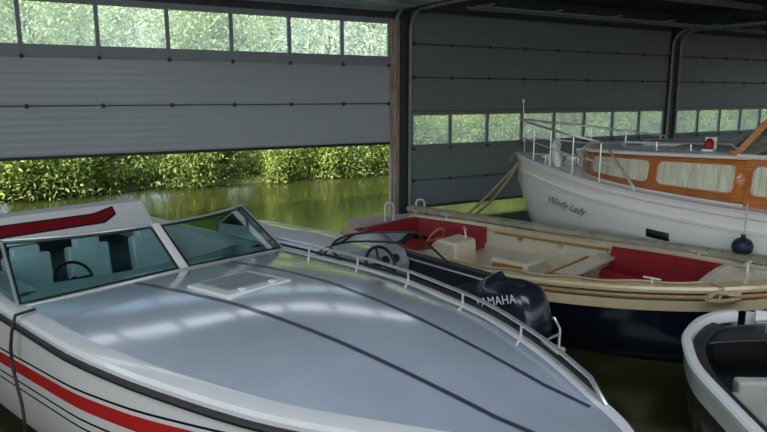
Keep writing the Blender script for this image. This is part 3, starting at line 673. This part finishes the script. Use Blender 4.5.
# ================================================================= E: tender
E=empty('dinghy',(2.75,1.72,0),R(88),'small dinghy with white gunwale and dark interior','boat')
hE=Hull([0,1,2,2.6,2.95,3.15,3.24],[.8,.88,.86,.72,.5,.27,.03],[.78,.78,.79,.8,.81,.81,.81],[-.15,-.2,-.2,-.12,.0,.2,.45],.5,.6)
hE.shell('hull',banded('dinghy_hull_paint',[(-.5,(.02,.02,.03)),(.62,(.65,.67,.67))]),E)
b=MB(); hE.strip(b,0,3.22,[(0,-.05),(.015,-.035),(.02,.0),(.008,.018),(-.02,.024),(-.042,.02),(-.055,.0),(-.055,-.06)]); b.build('gunwale',WHITE,E)
b=MB(); hE.strip(b,0,3.1,[(-.05,-.05),(-.05,-.03),(-.13,-.035),(-.14,-.06)]); b.build('inner_gunwale',CHAR,E)
b=MB(); hE.liner(b,.05,2.98,.13,.4,drop=.04); b.build('interior_liner',CHAR,E)
b=MB(); rows=[[(x,t*max(.01,hE.w(x)-.14),.74+.03*(1-t*t)) for t in [j/6 for j in range(-6,7)]] for x in [2.72+.32*i/12 for i in range(13)]]
b.grid(rows); b.build('bow_cover',CHAR,E,solid=.02)
b=MB(); b.box((1.45,-.06,.49),(1.9,1.08,.06)); b.box((2.42,-.06,.54),(.1,.98,.12)); b.build('floor_panel',PALE,E,bevel=.02)
b=MB()
for i in range(13): b.box((1.1+i*.09,-.1,.53),(.045,.7,.02))
b.box((1.64,-.44,.525),(1.14,.03,.014)); b.box((1.64,.24,.525),(1.14,.03,.014)); b.build('floor_grating',SMOKE,E)
b=MB(); b.tube([(2.86,-.0,.77),(2.86,0,.85)],.018); b.tube([(2.86,-.08,.85),(2.86,.08,.85)],.014); b.build('cleat',CHROME,E)

# ---------------------------------------------------------------- jetty, pontoon, ropes
ca,sa=math.cos(R(-42)),math.sin(R(-42)); LX=Vector((-sa,ca,0)); AX=Vector((ca,sa,0))
b=MB()
for i in range(42): b.box((.07+i*.15,0,.74),(.14,.2,.02))
b.box((3.15,-.08,.71),(6.3,.03,.05)); b.box((3.15,.08,.71),(6.3,.03,.05))
o=b.build('jetty',JETTY,None,loc=AX*-6.6+LX*7.98,rot=(0,0,R(-42)),bevel=.004); top(o,'narrow beige plank jetty between the two boats','jetty')
for i in range(4):
    b=MB(); b.lathe([(.05,-.8),(.05,.68),(.04,.69)],seg=12); q=b.build('jetty_pile',TIMBER,o,loc=(.3+i*1.55,0,0))
b=MB()
for i in range(14): b.box((-1.3+i*.15,-1.0,.14),(.135,1.3,.03))
b.box((-.33,-1.0,.04),(2.08,1.25,.18))
o=b.build('pontoon',TIMBER,None,loc=W(0,0,0),rot=(0,0,WA),bevel=.004); top(o,'low boarded landing pontoon at the door column','pontoon')
for s_,w_ in ((-.75,-.9),(-.05,-.9)):
    b=MB(); b.tube([(-.08,0,0),(-.08,0,.3),(-.05,0,.36),(.05,0,.36),(.08,0,.3),(.08,0,0)],.02); o=b.build('mooring_hoop',WHITE,None,loc=W(s_,w_,.155)); top(o,'white steel mooring hoop on the pontoon','mooring hoop',group='pontoon mooring hoops')
bowp=Dw((7.85,.1,1.48))
def sag(p,q,d,n=14): 
    return [p.lerp(q,i/n)-Vector((0,0,d*4*(i/n)*(1-i/n))) for i in range(n+1)]
for i,(e) in enumerate((W(.45,-1.55,.18),W(.65,-1.45,.18))):
    b=MB(); b.tube(sag(bowp+Vector((-.02-.03*i,-.05*i,0)),e,.05+.14*i),.022); o=b.build('mooring_rope',ROPE,None); top(o,'tan mooring line from the cruiser bow to the pontoon','rope')

# ---------------------------------------------------------------- light
w=bpy.data.worlds.new('world'); scene.world=w; w.use_nodes=True; nt=w.node_tree; bg=nt.nodes['Background']
sk=nt.nodes.new('ShaderNodeTexSky'); sk.sky_type='NISHITA'; sk.sun_disc=False; sk.sun_elevation=R(48); sk.sun_rotation=R(200); sk.air_density=1.0; sk.dust_density=4.0
nt.links.new(sk.outputs[0],bg.inputs[0]); bg.inputs[1].default_value=.40
sun=bpy.data.lights.new('sun','SUN'); sun.energy=9.5; sun.angle=.01; sun.color=(1,.95,.84); so=bpy.data.objects.new('sun',sun); COL.objects.link(so)
so.rotation_euler=Vector((.35,.75,-.85)).to_track_quat('-Z','Y').to_euler()
def area(loc,tgt,sx,sy,e,col=(.84,.93,1)):
    l=bpy.data.lights.new('lamp','AREA'); l.shape='RECTANGLE'; l.size=sx; l.size_y=sy; l.energy=e; l.color=col
    o=bpy.data.objects.new('added_light',l); COL.objects.link(o); o.location=loc; o.rotation_euler=(Vector(tgt)-Vector(loc)).to_track_quat('-Z','Y').to_euler(); return o
area((-2,1,4.3),(-1,4,1),4,2.5,125); area((2.5,2.5,4.3),(3,7,1),4,2,100)  # added area lights that brighten the boats, no fixture hangs here
# row of added lights whose reflections stand in for windows on the foredeck
for i in range(8):
    l=bpy.data.lights.new('lamp','AREA'); l.shape='RECTANGLE'; l.size=.98; l.size_y=.6; l.energy=3.2; l.color=(.86,.94,1)
    o=bpy.data.objects.new('added_light',l); COL.objects.link(o); o.location=W(-8.6+i*1.1,-2.6,4.05); o.rotation_euler=(R(-25),0,WA)
